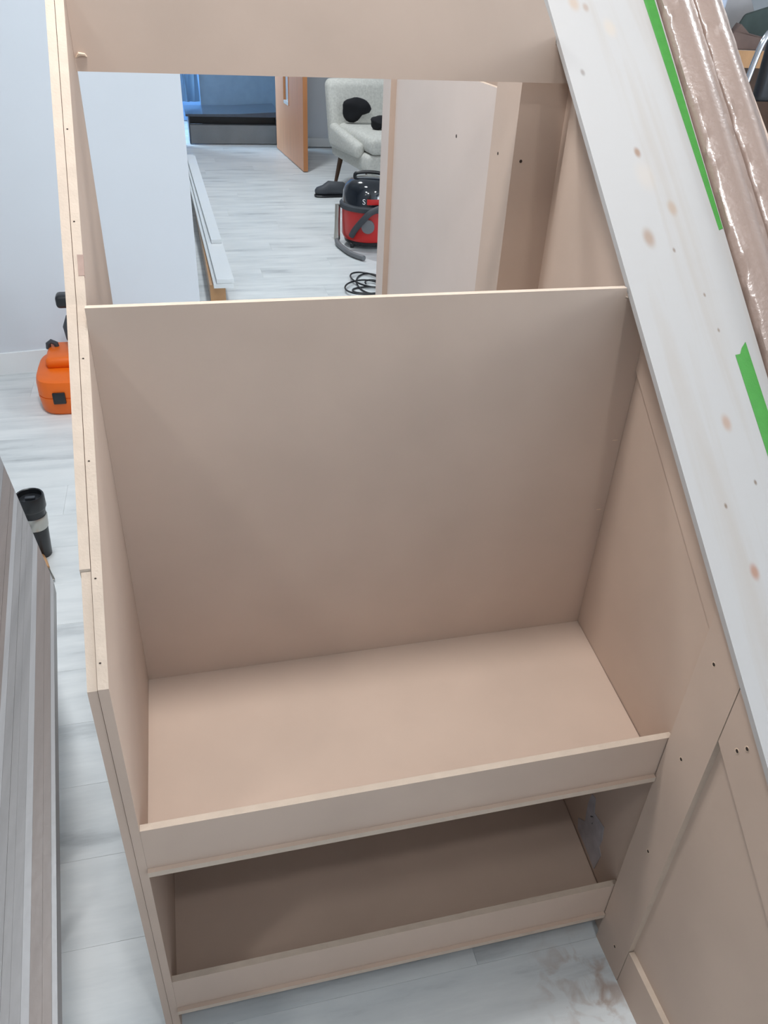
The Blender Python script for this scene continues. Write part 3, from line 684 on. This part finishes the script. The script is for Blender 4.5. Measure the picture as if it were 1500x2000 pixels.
# ---------------------------------------------------------------- things beyond the stair at the upper right
WT = thing('side_bench', (3.2, 3.3, 0), 0, 'tall tan bench beyond the wrapped mouldings at the upper right', 'bench')
board('bench_top', (2.6, 3.9), (3.0, 3.6), (1.285, 1.362), WT, MDFP, BRUSHW, 0.004)
for (x, y) in ((2.65, 3.05), (3.8, 3.05), (2.65, 3.5), (3.8, 3.5)):
    board('leg', (x, x+0.06), (y, y+0.0598), (0, 1.2845), WT, DWOOD, DWOOD, 0.003)
board('dark_front', (2.72, 3.79), (3.08, 3.095), (0.3, 1.2845), WT, DWOOD, DWOOD, 0.003)
def sheet(name, pts, th_, mt, lab, cat, y0=3.1, seed=1):
    bm = bmesh.new(); rnd = random.Random(seed)
    A = [bm.verts.new((x, y0+rnd.uniform(-.02, .02), z)) for x, z in pts]; B = [bm.verts.new((x+0.05, y0+th_+rnd.uniform(-.02, .02), z+0.004)) for x, z in pts]
    n = len(pts); bm.faces.new(A); bm.faces.new(B[::-1])
    for k in range(n): bm.faces.new((A[k], B[k], B[(k+1) % n], A[(k+1) % n]))
    bmesh.ops.triangulate(bm, faces=bm.faces[:])
    bevel(bm, 0.01, 2)
    return tag(link(name, me_from(bm, name, True), None, (mt,)), lab, cat)
sheet('folded_sheet', [(2.66, 1.363), (2.92, 1.363), (2.96, 1.45), (2.98, 1.62), (2.66, 1.66)], 0.12, PAPER, 'pale blue folded sheet leaning on the tan bench', 'sheet', 3.2, 2)
sheet('grey_bag', [(2.99, 1.363), (3.22, 1.363), (3.3, 1.52), (3.2, 1.68), (3.0, 1.66), (2.985, 1.48)], 0.14, PALECLOTH, 'pale grey soft bag on the tan bench', 'bag', 3.4, 3)
sheet('brown_cloth', [(2.93, 1.363), (3.16, 1.363), (3.2, 1.41), (3.06, 1.43), (2.99, 1.475), (2.97, 1.44)], 0.1, BROWNC, 'brown crumpled cloth lying on the tan bench', 'cloth', 3.06, 4)
sheet('green_cloth', [(3.05, 1.363), (3.15, 1.363), (3.3, 1.363), (3.3, 1.56), (3.12, 1.51)], 0.08, KHAKI, 'dark green cloth heaped behind the brown cloth', 'cloth', 3.21, 5)
CF = thing('chrome_stand', (2.3, 2.05, 0), 0, 'chrome tube stand with blue reflection and black seat at the upper right', 'stand')
L0 = CF.location
tube('tube_frame', smooth_path([Vector(p)-L0 for p in [(2.55, 2.0, 1.49), (2.43, 2.0, 1.49), (2.385, 2.0, 1.455), (2.36, 2.0, 1.34), (2.34, 2.0, 1.15), (2.33, 2.0, 0.6), (2.32, 2.0, 0.01)]]), 0.012, CHROME, CF, 12)
tube('blue_reflection', [Vector(p)-L0 for p in [(2.3535, 2.0, 1.29), (2.344, 2.0, 1.20)]], 0.0135, BLUEP, CF, 12)  # thin blue ring paints the blue reflection on the chrome
tube('tube_frame', smooth_path([Vector(p)-L0 for p in [(2.75, 2.0, 1.49), (2.80, 2.0, 1.45), (2.80, 2.0, 1.15), (2.80, 2.0, 0.01)]]), 0.012, CHROME, CF, 12)
rbox('backrest', (0.36, 0.05, 0.26), BLACK, CF, Vector((2.60, 2.02, 1.37))-L0, 0.02, 3)
rbox('seat', (0.52, 0.42, 0.06), BLACK, CF, Vector((2.58, 2.2, 0.9))-L0, 0.02, 3)
tube('cross_bar', [Vector((2.335, 2.0, 0.85))-L0, Vector((2.8, 2.0, 0.85))-L0], 0.012, CHROME, CF, 10)
